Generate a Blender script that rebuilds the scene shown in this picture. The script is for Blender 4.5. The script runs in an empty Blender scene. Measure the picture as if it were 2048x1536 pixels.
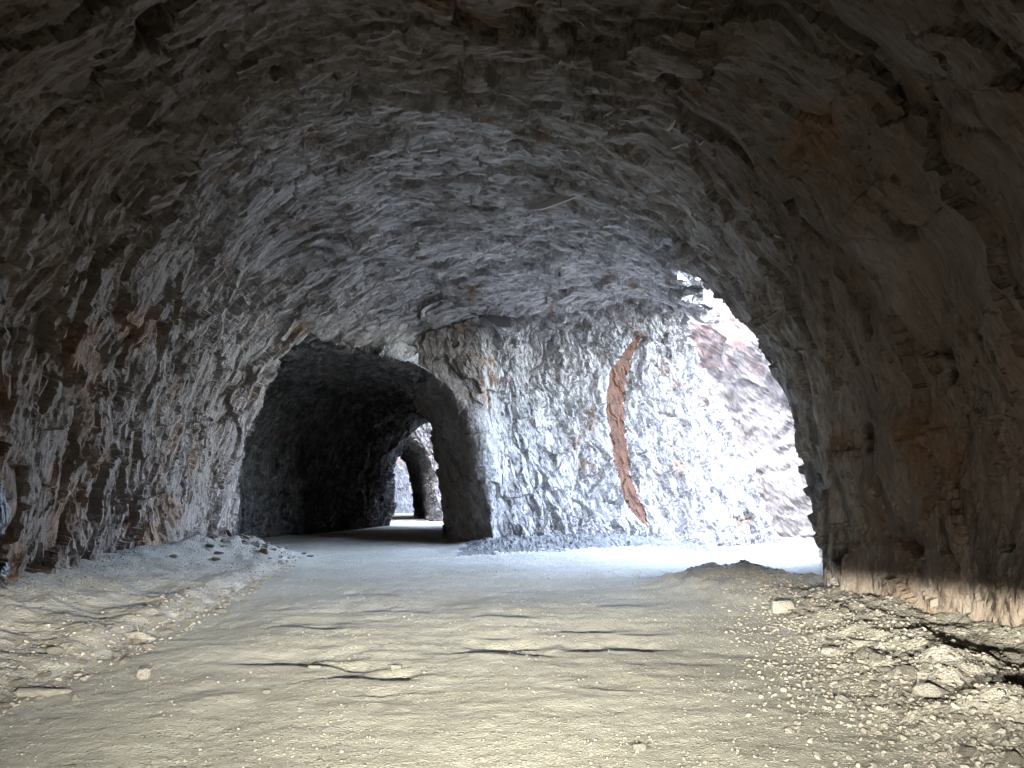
import bpy, bmesh, math, random, time
import numpy as np
from mathutils import Vector
T0 = time.time()
R = math.radians
sc = bpy.context.scene
COL = sc.collection
random.seed(7)
rng = np.random.default_rng(11)

# ------------------------------------------------------------------ camera, sky, sun, exposure
EYE = 1.5
PITCH = R(8.8)
FPX = 1500.0                                   # focal length in pixels of the 2048 px wide photograph
cam_d = bpy.data.cameras.new('camera')
cam = bpy.data.objects.new('camera', cam_d)
COL.objects.link(cam)
cam.location = (0, 0, EYE)
cam.rotation_euler = (R(90) + PITCH, 0, 0)
cam_d.sensor_width = 36.0
cam_d.lens = 36.0 * FPX / 2048.0
cam_d.clip_start = 0.05
cam_d.clip_end = 2000
sc.camera = cam

SUN_EL, SUN_AZ = 48.0, 218.0                   # azimuth clockwise from +Y: the sun stands behind the mountain on the left
w = bpy.data.worlds.new('World')
sc.world = w
w.use_nodes = True
nt = w.node_tree
for n in list(nt.nodes):
    nt.nodes.remove(n)
sky = nt.nodes.new('ShaderNodeTexSky')
sky.sky_type = 'NISHITA'
sky.sun_disc = False
sky.sun_elevation = R(SUN_EL)
sky.sun_rotation = R(SUN_AZ)
sky.altitude = 900
bg = nt.nodes.new('ShaderNodeBackground')
bg.inputs['Strength'].default_value = 0.15
wo = nt.nodes.new('ShaderNodeOutputWorld')
sky.dust_density = 3.0
hz = nt.nodes.new('ShaderNodeHueSaturation')      # thin high cloud: a paler sky
hz.inputs['Saturation'].default_value = 0.74
nt.links.new(sky.outputs[0], hz.inputs['Color'])
nt.links.new(hz.outputs[0], bg.inputs[0])
nt.links.new(bg.outputs[0], wo.inputs[0])

sun_d = bpy.data.lights.new('sun', 'SUN')
sun_d.energy = 0.5
sun_d.angle = R(14)
sun_d.color = (1.0, 0.95, 0.88)
sun = bpy.data.objects.new('sun', sun_d)
COL.objects.link(sun)
sdir = Vector((math.sin(R(SUN_AZ)) * math.cos(R(SUN_EL)), math.cos(R(SUN_AZ)) * math.cos(R(SUN_EL)), math.sin(R(SUN_EL))))
sun.rotation_euler = sdir.to_track_quat('Z', 'Y').to_euler()
sun.location = (-30, -10, 90)

sc.view_settings.view_transform = 'Standard'
sc.view_settings.look = 'None'
sc.view_settings.gamma = 1.0
sc.view_settings.exposure = 5.65
sc.render.engine = 'CYCLES'
sc.cycles.use_denoising = True
sc.cycles.denoiser = 'OPENIMAGEDENOISE'
sc.cycles.max_bounces = 10
sc.cycles.diffuse_bounces = 8
sc.cycles.glossy_bounces = 3
sc.cycles.sample_clamp_indirect = 6.0
sc.cycles.use_adaptive_sampling = True
sc.cycles.adaptive_threshold = 0.005
sc.cycles.adaptive_min_samples = 48
sc.cycles.denoising_prefilter = 'NONE'

# the two dipped headlamps of the vehicle the photograph is taken from: their beam, with its sharp upper cut-off, lies on the road
HEAD_POWER = 245.0
def headlamp(x):
    d = bpy.data.lights.new('headlamp', 'SPOT')
    d.energy = HEAD_POWER
    d.spot_size = R(130)
    d.spot_blend = 0.5
    d.shadow_soft_size = 0.035
    d.color = (1.0, 0.95, 0.80)
    o = bpy.data.objects.new('headlamp', d)
    COL.objects.link(o)
    o.location = (x, 1.2, 0.86)
    o.rotation_euler = (R(90), 0, 0)
    d.use_nodes = True
    t = d.node_tree
    for n in list(t.nodes):
        t.nodes.remove(n)
    def N(k, **kw):
        n = t.nodes.new(k)
        for a, b in kw.items():
            setattr(n, a, b)
        return n
    def M(op, a, b=None):
        n = N('ShaderNodeMath', operation=op)
        for i, v in enumerate((a, b)):
            if v is None:
                continue
            if isinstance(v, (int, float)):
                n.inputs[i].default_value = v
            else:
                t.links.new(v, n.inputs[i])
        return n.outputs[0]
    geo = N('ShaderNodeNewGeometry')
    sep = N('ShaderNodeSeparateXYZ')
    t.links.new(geo.outputs['Incoming'], sep.inputs[0])
    # Incoming points from the lamp to the lit point; tan of the angle below the horizon, along the road
    down = M('MULTIPLY', sep.outputs['Z'], -1.0)
    ydir = M('MAXIMUM', sep.outputs['Y'], 0.05)
    tan = M('DIVIDE', down, ydir)
    cut = N('ShaderNodeMapRange', interpolation_type='SMOOTHSTEP')
    t.links.new(tan, cut.inputs['Value'])
    cut.inputs['From Min'].default_value = 0.026
    cut.inputs['From Max'].default_value = 0.070
    # a dipped beam is strongest just under its cut-off and weakens towards the bonnet
    prof = M('POWER', M('DIVIDE', 0.10, M('MAXIMUM', tan, 0.10)), 1.8)
    lat = M('DIVIDE', sep.outputs['X'], ydir)
    side = M('DIVIDE', 1.0, M('ADD', 1.0, M('MULTIPLY', M('MULTIPLY', lat, lat), 1.9)))
    em = N('ShaderNodeEmission')
    out = N('ShaderNodeOutputLight')
    t.links.new(M('MULTIPLY', M('MULTIPLY', prof, side), cut.outputs[0]), em.inputs['Strength'])
    t.links.new(em.outputs[0], out.inputs[0])
    return o
headlamp(-0.68)
headlamp(0.68)

# ------------------------------------------------------------------ noise on numpy arrays
def _hash(ix, iy, iz, seed):
    h = (ix.astype(np.uint32) * np.uint32(374761393)) ^ (iy.astype(np.uint32) * np.uint32(668265263)) ^ (iz.astype(np.uint32) * np.uint32(2246822519)) ^ np.uint32((seed * 3266489917) & 0xffffffff)
    h ^= h >> np.uint32(15)
    h *= np.uint32(2246822519)
    h ^= h >> np.uint32(13)
    h *= np.uint32(3266489917)
    h ^= h >> np.uint32(16)
    return h

def _u(h, shift):
    return ((h >> np.uint32(shift)) & np.uint32(1023)).astype(np.float32) * np.float32(1 / 1023.0)

def perlin(p, seed=0):
    p = p.astype(np.float32)
    i = np.floor(p).astype(np.int32)
    f = p - i
    u = f * f * f * (f * (f * 6 - 15) + 10)
    r = 0
    for dx in (0, 1):
        wx = u[:, 0] if dx else 1 - u[:, 0]
        for dy in (0, 1):
            wy = u[:, 1] if dy else 1 - u[:, 1]
            for dz in (0, 1):
                wz = u[:, 2] if dz else 1 - u[:, 2]
                h = _hash(i[:, 0] + dx, i[:, 1] + dy, i[:, 2] + dz, seed)
                g = (_u(h, 0) * 2 - 1) * (f[:, 0] - dx) + (_u(h, 10) * 2 - 1) * (f[:, 1] - dy) + (_u(h, 20) * 2 - 1) * (f[:, 2] - dz)
                r = r + g * wx * wy * wz
    return r * 1.5

def fbm(p, octaves=4, seed=0, gain=0.5):
    r, a, f = 0, 1.0, 1.0
    for k in range(octaves):
        r = r + a * perlin(p * f, seed + k * 17)
        a *= gain
        f *= 2.03
    return r

def facets(p, seed=0, jit=0.9):
    """broken, chiselled rock: each Worley cell is a tilted flat face; returns height (-1..1) and distance to the cell's edge"""
    p = p.astype(np.float32)
    i = np.floor(p).astype(np.int32)
    n = len(p)
    d1 = np.full(n, 9.0, np.float32)
    d2 = np.full(n, 9.0, np.float32)
    h1 = np.zeros(n, np.float32)
    for dx in (-1, 0, 1):
        for dy in (-1, 0, 1):
            for dz in (-1, 0, 1):
                ix, iy, iz = i[:, 0] + dx, i[:, 1] + dy, i[:, 2] + dz
                h = _hash(ix, iy, iz, seed)
                ex = p[:, 0] - (ix + 0.5 + (_u(h, 0) - 0.5) * jit)
                ey = p[:, 1] - (iy + 0.5 + (_u(h, 10) - 0.5) * jit)
                ez = p[:, 2] - (iz + 0.5 + (_u(h, 20) - 0.5) * jit)
                d = ex * ex + ey * ey + ez * ez
                g = h * np.uint32(2654435761)
                hh = (_u(g, 0) * 2 - 1) * ex + (_u(g, 10) * 2 - 1) * ey + (_u(g, 20) * 2 - 1) * ez + (_u(g, 5) - 0.5) * 0.8
                near = d < d1
                d2 = np.where(near, d1, np.minimum(d2, d))
                h1 = np.where(near, hh, h1)
                d1 = np.where(near, d, d1)
    return h1, np.sqrt(d2) - np.sqrt(d1)

def sstep(a, b, x):
    t = np.clip((x - a) / (b - a), 0, 1)
    return t * t * (3 - 2 * t)

def smin(a, b, k):
    h = np.clip(0.5 + 0.5 * (b - a) / k, 0, 1)
    return b + (a - b) * h - k * h * (1 - h)

def smax(a, b, k):
    return -smin(-a, -b, k)

# ------------------------------------------------------------------ the voids hewn into the mountain
def arch(s, z, wdt, h, p):
    """signed distance-like value of an arch section: negative inside"""
    a = np.abs(s) / wdt
    b = np.maximum(z, 0) / h
    return ((a ** p + b ** p + 1e-9) ** (1 / p) - 1) * np.minimum(wdt, h)

def right_wall(y):
    return np.interp(y, [-20, 6, 8.5, 11.2, 17.8, 40], [5.0, 5.1, 5.0, 4.75, 7.62, 17.2])

def left_wall(y):
    return np.interp(y, [-20, 5, 9, 14, 20, 23, 40], [-5.9, -5.9, -6.1, -7.0, -8.0, -8.6, -8.6])

def x_outer(y, z):
    b = np.interp(y, [-30, 11, 13, 17.8, 32, 38, 44, 46, 54, 72, 76, 95], [10.6, 10.3, 8.9, 8.2, 14.2, 10.6, 3.0, 1.0, 2.0, 1.0, 0.0, 0.0])
    return b - 0.55 * np.clip(z, -1.5, 13) - 0.12 * np.maximum(z - 13, 0) + 0.9 * np.maximum(-1.5 - z, 0)

PN = np.array([0.62, -0.785])                 # the pillar's front looks this way in plan
def pillar_plane(x, y, z):
    """negative in front of the pillar: its bright face turns towards the opening, a narrower grey one towards the road"""
    d1 = -((x + 0.5) * PN[0] + (y - 24.0) * PN[1]) - 0.20 * z
    d2 = (y - 24.6) + 0.10 * (x - 0.5) - 0.10 * z
    return smin(d1, d2, 0.8)

def field(x, y, z):
    rw, lw = right_wall(y), left_wall(y)
    c = rw - np.interp(y, [9, 16], [5.9, 7.0])
    hm = np.interp(y, [-20, 9.3, 11, 12.6, 18, 24, 30, 40], [7.2, 7.2, 7.9, 8.6, 8.2, 8.3, 10.0, 10.5])
    pl = np.interp(y, [9, 20], [2.35, 3.3])
    s = x - c
    m = np.where(s > 0, arch(s, z, rw - c - 0.15 * sstep(11, 14, y), hm, np.interp(y, [9.5, 12.5], [3.0, 2.0])), arch(s, z, c - lw, hm, pl))
    m = np.maximum(m, np.minimum(-11.5 - y, arch(x + 1.5, z, 1.9, 3.2, 2.2)))      # small unseen portal added behind the camera to let in fill light
    dp = pillar_plane(x, y, z)
    mp = smax(m, dp - 0.6, np.interp(x, [2, 8], [5.5, 2.0]))
    # the corner on the left where the inner tunnel turns away: its edge leans in with the arch
    nib = np.interp(z, [-1, 0, 1.7, 3.6, 5.2, 6.3, 8], [-8.2, -8.15, -7.9, -7.45, -6.8, -5.9, -2.8])
    mp = smax(mp, nib - x - 3.0 * sstep(20.5, 16.5, y), 0.3)
    mp = smax(mp, y - 22.0 - 0.48 * (x + 6) - 3.0 * np.maximum(x + 1, 0) - 0.12 * z, np.interp(x, [-7, -4], [0.6, 2.2]))
    xr = -2.45 + np.maximum(0, 27.5 - y) * 0.72
    xl = np.interp(y, [20, 24, 28, 31, 38, 45, 50], [-10.6, -11.4, -11.0, -10.0, -8.2, -7.25, -7.0])
    cb = np.interp(y, [20, 28, 45], [-6.0, -6.0, -4.8])
    sb = x - cb
    b = np.where(sb > 0, arch(sb, z, np.maximum(xr - cb, 0.4), 6.2, 2.3), arch(sb, z, cb - xl, 6.2, 2.3))
    b = np.maximum(np.maximum(b, 21.3 - y), y - 48)
    cc = -7.95 - 0.215 * (y - 54)
    cv = np.maximum(np.maximum(arch(x - cc, z, 2.55, 6.2, 2.2), 51 - y), y - 76)
    e = x_outer(y, z) - x
    zz = np.maximum(z - 8.0, 0)
    gap = np.maximum(np.maximum(45.6 - 1.1 * zz - y, y - 53.6 - 0.10 * z - 1.1 * zz), -13 - 0.2 * z - x)
    pocket = np.maximum(73.5 + 0.1 * z - y, -24 - x)
    return m, dp, mp, b, cv, e, gap, pocket

def void(x, y, z):
    m, dp, mp, b, cv, e, gap, pocket = field(x, y, z)
    v = smin(mp, b, 0.15)
    v = smin(v, cv, 0.4)
    o = smin(smin(e, gap, 0.5), pocket, 0.5)
    return smin(v, o, 0.45)

def grid_axis(*segs):
    out = [segs[0][0]]
    for a, b, st in segs:
        n = max(1, round((b - a) / st))
        out.extend(list(a + (b - a) * (np.arange(n) + 1) / n))
    return np.array(out, np.float32)

xs = grid_axis((-30, -14, 1.0), (-14, -9, 0.22), (-9, 13, 0.085), (13, 20, 0.7))
ys = grid_axis((-16, 2, 0.4), (2, 5, 0.12), (5, 27, 0.075), (27, 50, 0.13), (50, 80, 0.3), (80, 95, 0.8))
zs = grid_axis((-0.9, 9.4, 0.08), (9.4, 14, 0.3), (14, 42, 2.4))
nx, ny, nz = len(xs), len(ys), len(zs)
F = np.empty((nx, ny, nz), np.float32)
for j0 in range(0, ny, 32):
    j1 = min(ny, j0 + 32)
    X, Y, Z = np.meshgrid(xs, ys[j0:j1], zs, indexing='ij')
    F[:, j0:j1] = void(X, Y, Z)
S = F < 0
print('grid', F.shape, round(time.time() - T0, 1))
cnt = np.zeros((nx - 1, ny - 1, nz - 1), np.int8)
for a in (0, 1):
    for b in (0, 1):
        for c_ in (0, 1):
            cnt += S[a:nx - 1 + a, b:ny - 1 + b, c_:nz - 1 + c_]
mix = (cnt > 0) & (cnt < 8)
del cnt
I, J, K = np.nonzero(mix)
vid = np.full(mix.shape, -1, np.int32)
vid[I, J, K] = np.arange(len(I), dtype=np.int32)
acc = np.zeros((len(I), 3), np.float64)
num = np.zeros(len(I))
corners = [(a, b, c_) for a in (0, 1) for b in (0, 1) for c_ in (0, 1)]
for a in corners:
    for ax in range(3):
        if a[ax]:
            continue
        b = list(a)
        b[ax] = 1
        fa = F[I + a[0], J + a[1], K + a[2]]
        fb = F[I + b[0], J + b[1], K + b[2]]
        cr = (fa < 0) != (fb < 0)
        t = np.where(cr, fa / np.where(cr, fa - fb, 1), 0)
        pa = np.stack((xs[I + a[0]], ys[J + a[1]], zs[K + a[2]]), 1)
        pb = np.stack((xs[I + b[0]], ys[J + b[1]], zs[K + b[2]]), 1)
        acc += (pa + (pb - pa) * t[:, None]) * cr[:, None]
        num += cr
V = acc / num[:, None]
Q = []
def quads(e, cells, flip):
    i, j, k = np.nonzero(e)
    fl = flip[i, j, k]
    q = np.stack([vid[i + d[0], j + d[1], k + d[2]] for d in cells], 1)
    q[fl] = q[fl][:, ::-1]
    Q.append(q)
e = S[:-1, 1:-1, 1:-1] != S[1:, 1:-1, 1:-1]
quads(e, [(0, 0, 0), (0, 1, 0), (0, 1, 1), (0, 0, 1)], S[:-1, 1:-1, 1:-1])
e = S[1:-1, :-1, 1:-1] != S[1:-1, 1:, 1:-1]
quads(e, [(0, 0, 0), (0, 0, 1), (1, 0, 1), (1, 0, 0)], S[1:-1, :-1, 1:-1])
e = S[1:-1, 1:-1, :-1] != S[1:-1, 1:-1, 1:]
quads(e, [(0, 0, 0), (1, 0, 0), (1, 1, 0), (0, 1, 0)], S[1:-1, 1:-1, :-1])
Q = np.concatenate(Q)
Q = Q[(Q >= 0).all(1)]
del F, S, mix, vid
print('net', len(V), len(Q), round(time.time() - T0, 1))

def subdivide(V, Q):
    n = len(V)
    E = np.stack([Q, np.roll(Q, -1, 1)], 2).reshape(-1, 2)
    E.sort(1)
    key = E[:, 0].astype(np.int64) * n + E[:, 1]
    uk, inv = np.unique(key, return_inverse=True)
    mid = 0.5 * (V[uk // n] + V[uk % n])
    cen = V[Q].mean(1)
    V2 = np.concatenate((V, mid, cen))
    em = (inv + n).reshape(-1, 4)
    ci = np.arange(len(Q)) + n + len(uk)
    parts = [np.stack((Q[:, k], em[:, k], ci, em[:, k - 1]), 1) for k in range(4)]
    return V2, np.stack(parts, 1).reshape(-1, 4)

def vnormals(V, Q):
    fn = np.cross(V[Q[:, 2]] - V[Q[:, 0]], V[Q[:, 3]] - V[Q[:, 1]])
    N = np.zeros_like(V)
    for k in range(4):
        for a in range(3):
            N[:, a] += np.bincount(Q[:, k], fn[:, a], len(V))
    return N / (np.linalg.norm(N, axis=1)[:, None] + 1e-12)

V, Q = subdivide(V, Q)
N = vnormals(V, Q)

def regions(P):
    """0 near tunnel, 1 pillar, 2 inner tunnel, 3 far tunnel, 4 mountainside"""
    x, y, z = P[:, 0], P[:, 1], P[:, 2]
    m, dp, mp, b, cv, e, gap, pocket = field(x, y, z)
    o = np.minimum(np.minimum(e, gap), pocket)
    st = np.stack((mp, b, cv, o))
    r = np.choose(st.argmin(0), [0, 2, 3, 4])
    r[(r == 0) & (dp > m - 0.9) & (x > -3.0) & (y > 20)] = 1
    r[(r == 2) & (x > -3.9) & (y < 31) & (z < 5.2 + 0.25 * (x + 3.9))] = 1
    r[(r == 4) & (y > 23.0) & (y < 42) & (z < 14) & (e < gap + 1)] = 1
    return r
reg_v = regions(V)
_f = field(V[:, 0], V[:, 1], V[:, 2])
pil_w = sstep(-2.6, 0.3, _f[1] - _f[0]) * (V[:, 0] > -3.0) * (V[:, 1] > 20)
pil_w[reg_v == 1] = np.maximum(pil_w[reg_v == 1], sstep(-2.6, 0.3, (_f[1] - _f[0])[reg_v == 1]))
pil_w[(reg_v == 1) & (_f[5] < 1.0)] = 1.0
del _f

def strata(P, reg):
    """coordinates that run along the rock's chips: (across, along, depth)"""
    x, y, z = P[:, 0], P[:, 1], P[:, 2]
    q = np.empty_like(P)
    xc = np.where(reg == 2, -4.95, np.where(reg == 3, -7.95 - 0.215 * (y - 54), -0.9))
    zc = 1.6
    th = np.arctan2(x - xc, np.maximum(z, -1) - zc)
    r = np.hypot(x - xc, z - zc)
    q[:, 0] = y - 0.30 * np.minimum(np.abs(th), 2) * 5 * -1 * np.where(np.abs(th) < 1.2, 0.3, 0.3)
    q[:, 1] = th * 5.0
    q[:, 2] = r
    flat = (reg == 1) | (reg == 4)
    # pillar and outer faces: chips lean from upper left to lower right
    a = R(20)
    q[flat, 0] = (x * math.cos(a) + z * math.sin(a))[flat]
    q[flat, 1] = (z * math.cos(a) - x * math.sin(a))[flat]
    q[flat, 2] = y[flat]
    return q
q = strata(V, reg_v)
def at(px, py, Y):
    """the point on the pixel's line of sight at depth Y (used to read positions off the photograph)"""
    a, b = (px - 1024) / FPX, (768 - py) / FPX
    dy = math.cos(PITCH) - b * math.sin(PITCH)
    dz = math.sin(PITCH) + b * math.cos(PITCH)
    return np.array([a / dy * Y, Y, EYE + dz / dy * Y])

# the red clay seam on the pillar's front
seam_px = [(1283, 668), (1264, 694), (1243, 745), (1236, 800), (1242, 870), (1250, 930), (1264, 985), (1285, 1025), (1303, 1056)]
seam_w = [3, 12, 20, 21, 18, 18, 20, 16, 3]
# the line of sight meets the pillar plane; only the resulting x(z) curve on the rock is used
def on_pillar(px, py):
    lo, hi = 15.0, 45.0
    for _ in range(40):
        mid = 0.5 * (lo + hi)
        p = at(px, py, mid)
        if pillar_plane(p[0], p[1], p[2]) < 0:
            lo = mid
        else:
            hi = mid
    return at(px, py, lo)
seam = np.array([on_pillar(a, b) for a, b in seam_px])
sw = np.array(seam_w) / FPX * seam[:, 1]
o_ = np.argsort(seam[:, 2])
def seam_dist(P):
    xc = np.interp(P[:, 2], seam[o_, 2], seam[o_, 0])
    hw = np.interp(P[:, 2], seam[o_, 2], sw[o_])
    inz = (P[:, 2] > seam[:, 2].min()) & (P[:, 2] < seam[:, 2].max())
    return np.where(inz, np.abs(P[:, 0] - xc) - hw, 9)

# soft change of amplitude with region and distance
y = V[:, 1]
vis = (y > 2.5)
D = 0.30 * fbm(V / 3.3, 2, 5) + 0.10 * fbm(V / 1.1, 2, 9)
Pv, qv, rv = V[vis], q[vis], reg_v[vis]
warp = np.stack([fbm(Pv / 0.9, 2, 31), fbm(Pv / 0.9, 2, 47), fbm(Pv / 0.9, 2, 63)], 1)
qw = qv + 0.10 * warp
h1, e1 = facets(qw / np.array([0.62, 1.25, 0.8]), 3)
h2, e2 = facets((qw + 0.05 * warp) / np.array([0.20, 0.70, 0.35]), 8)
h3, e3 = facets(qv / np.array([0.10, 0.32, 0.16]) + 0.35 * warp, 21)
amp = np.ones(len(Pv))
x_, y_, z_ = Pv[:, 0], Pv[:, 1], Pv[:, 2]
smooth_right = (rv == 0) & (x_ > 2.5) & (y_ < 12)
a1 = np.where(smooth_right, 0.17, 0.17)
a2 = np.where(smooth_right, 0.035, 0.105)
a3 = np.where(smooth_right, 0.014, 0.045)
pc = sstep(-1.5, 3.0, x_) * pil_w[vis]
pf = (rv == 1) * (1 - sstep(-1.5, 3.0, x_))
a1 = a1 * (1 - 0.4 * pf) + 0.13 * pc
a2 = a2 * (1 - 0.5 * pf) + 0.075 * pc
a3 = a3 * (1 - 0.5 * pf) + 0.012 * pc
# smoother and rougher areas
rough = 0.55 + 0.9 * sstep(-0.35, 0.45, fbm(Pv / 1.7, 2, 55))
a2, a3 = a2 * rough, a3 * rough
h0, e0 = facets((qw + 0.3 * warp) / np.array([1.9, 2.6, 2.2]), 13)
a1 = np.where(rv == 4, 0.35, a1)
d = 0.22 * h0 * (rv != 2) + a1 * h1 + a2 * h2 + a3 * h3
d -= 0.03 * np.exp(-(e1 / 0.05) ** 2)
D[vis] += d

pm = reg_v == 1
pq = q[pm]
ck = perlin(pq / np.array([0.9, 4.0, 2.0]) + 0.25 * np.stack([perlin(pq / 0.7, 83)] * 3, 1), 81)
ck2 = perlin(pq / np.array([0.42, 1.7, 1.0]) + 0.25 * np.stack([perlin(pq / 0.4, 87)] * 3, 1), 85)
calm = sstep(-1.5, 2.5, V[pm][:, 0]) * pil_w[pm]
D[pm] -= calm * (0.17 * np.exp(-(ck / 0.06) ** 2) + 0.05 * np.exp(-(ck2 / 0.07) ** 2))
sd_ = seam_dist(V[pm])
D[pm] = np.where(sd_ < 0.06, 0.25 * D[pm] - 0.06, D[pm])
V = V + N * D[:, None]

def project(P):
    d = P - np.array([0, 0, EYE])
    c, s_ = math.cos(PITCH), math.sin(PITCH)
    fw = d[:, 1] * c + d[:, 2] * s_
    up = d[:, 2] * c - d[:, 1] * s_
    fw = np.maximum(fw, 1e-3)
    return 1024 + FPX * d[:, 0] / fw, 768 - FPX * up / fw, fw
PX, PY, PD = project(V)
def on_rock(px, py, r=7.0):
    k = np.nonzero((np.abs(PX - px) < r) & (np.abs(PY - py) < r) & (PD > 2))[0]
    return k[np.argmin(PD[k])]
# blast holes and small dark recesses in the vault and the right wall
for (px, py, rad, dep, ax) in ((325, 66, 0.20, 0.9, 1.0), (1045, 95, 0.12, 0.8, 1), (1132, 76, 0.11, 0.8, 1), (1340, 166, 0.14, 0.8, 1), (1357, 508, 0.15, 1.0, 1), (1060, 160, 0.09, 0.4, 1),
                               (1728, 858, 0.12, 0.30, 1), (1732, 880, 0.10, 0.22, 1), (2008, 170, 0.12, 0.4, 1), (1895, 750, 0.10, 0.25, 1), (1860, 730, 0.07, 0.2, 1), (2012, 1090, 0.07, 0.25, 1), (1270, 545, 0.07, 0.25, 1),
                               (655, 180, 0.10, 0.3, 1), (820, 215, 0.12, 0.3, 1), (690, 350, 0.12, 0.3, 1), (1185, 350, 0.12, 0.25, 1)):
    c0 = V[on_rock(px, py)].copy()
    n0 = N[on_rock(px, py)]
    dv = V - c0
    r2 = (dv ** 2).sum(1)
    k = np.nonzero(r2 < (3 * rad) ** 2)[0]
    V[k] -= n0 * (dep * np.exp(-(r2[k] / rad ** 2) ** 3))[:, None]
NV = vnormals(V, Q)
print('displaced', len(V), round(time.time() - T0, 1))

# ------------------------------------------------------------------ materials
def mat(name):
    m = bpy.data.materials.new(name)
    m.use_nodes = True
    t = m.node_tree
    for n in list(t.nodes):
        t.nodes.remove(n)
    out = t.nodes.new('ShaderNodeOutputMaterial')
    bs = t.nodes.new('ShaderNodeBsdfPrincipled')
    t.links.new(bs.outputs[0], out.inputs[0])
    bs.inputs['Roughness'].default_value = 0.9
    bs.inputs['Specular IOR Level'].default_value = 0.25
    return m, t, bs

class G:
    """small helper for writing node graphs"""
    def __init__(s, t):
        s.t = t
    def n(s, kind, ins=None, **kw):
        n = s.t.nodes.new(kind)
        for a, b in kw.items():
            setattr(n, a, b)
        for k, v in (ins or {}).items():
            if hasattr(v, 'is_linked') or hasattr(v, 'links'):
                s.t.links.new(v, n.inputs[k])
            else:
                n.inputs[k].default_value = v
        return n
    def noise(s, vec, scale, detail=4, rough=0.55, kind='FBM', **kw):
        n = s.n('ShaderNodeTexNoise', {'Vector': vec, 'Scale': scale, 'Detail': detail, 'Roughness': rough, **kw}, noise_type=kind)
        n.normalize = True
        return n.outputs['Fac']
    def vor(s, vec, scale, feature='F1', out='Distance', **kw):
        return s.n('ShaderNodeTexVoronoi', {'Vector': vec, 'Scale': scale, **kw}, feature=feature).outputs[out]
    def facet(s, vec, scale):
        v = s.n('ShaderNodeTexVoronoi', {'Vector': vec, 'Scale': scale}, feature='F1')
        d = s.n('ShaderNodeVectorMath', {0: vec, 1: v.outputs['Position']}, operation='SUBTRACT').outputs[0]
        c = s.n('ShaderNodeVectorMath', {0: v.outputs['Color'], 1: (0.5, 0.5, 0.5)}, operation='SUBTRACT').outputs[0]
        h = s.n('ShaderNodeVectorMath', {0: d, 1: c}, operation='DOT_PRODUCT').outputs['Value']
        return s.math('MULTIPLY', h, scale * 2.0), v
    def map(s, vec, scale=(1, 1, 1), rot=(0, 0, 0)):
        return s.n('ShaderNodeMapping', {'Vector': vec, 'Scale': scale, 'Rotation': rot}).outputs[0]
    def math(s, op, a, b=0.0, c=None):
        ins = {0: a, 1: b}
        if c is not None:
            ins[2] = c
        return s.n('ShaderNodeMath', ins, operation=op).outputs[0]
    def ramp(s, fac, a, b, lo=0.0, hi=1.0):
        return s.n('ShaderNodeMapRange', {'Value': fac, 'From Min': a, 'From Max': b, 'To Min': lo, 'To Max': hi}, interpolation_type='SMOOTHSTEP').outputs[0]
    def mix(s, fac, a, b):
        n = s.n('ShaderNodeMix', data_type='RGBA')
        for k, v in ((0, fac), (6, a), (7, b)):
            if hasattr(v, 'links'):
                s.t.links.new(v, n.inputs[k])
            else:
                n.inputs[k].default_value = (*v, 1) if isinstance(v, tuple) and len(v) == 3 else v
        return n.outputs[2]
    def attr(s, name, out='Vector'):
        return s.n('ShaderNodeAttribute', attribute_name=name).outputs[out]
    def bump(s, height, dist, strength=1.0, normal=None):
        ins = {'Height': height, 'Distance': dist, 'Strength': strength}
        if normal is not None:
            ins['Normal'] = normal
        return s.n('ShaderNodeBump', ins).outputs[0]

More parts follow.
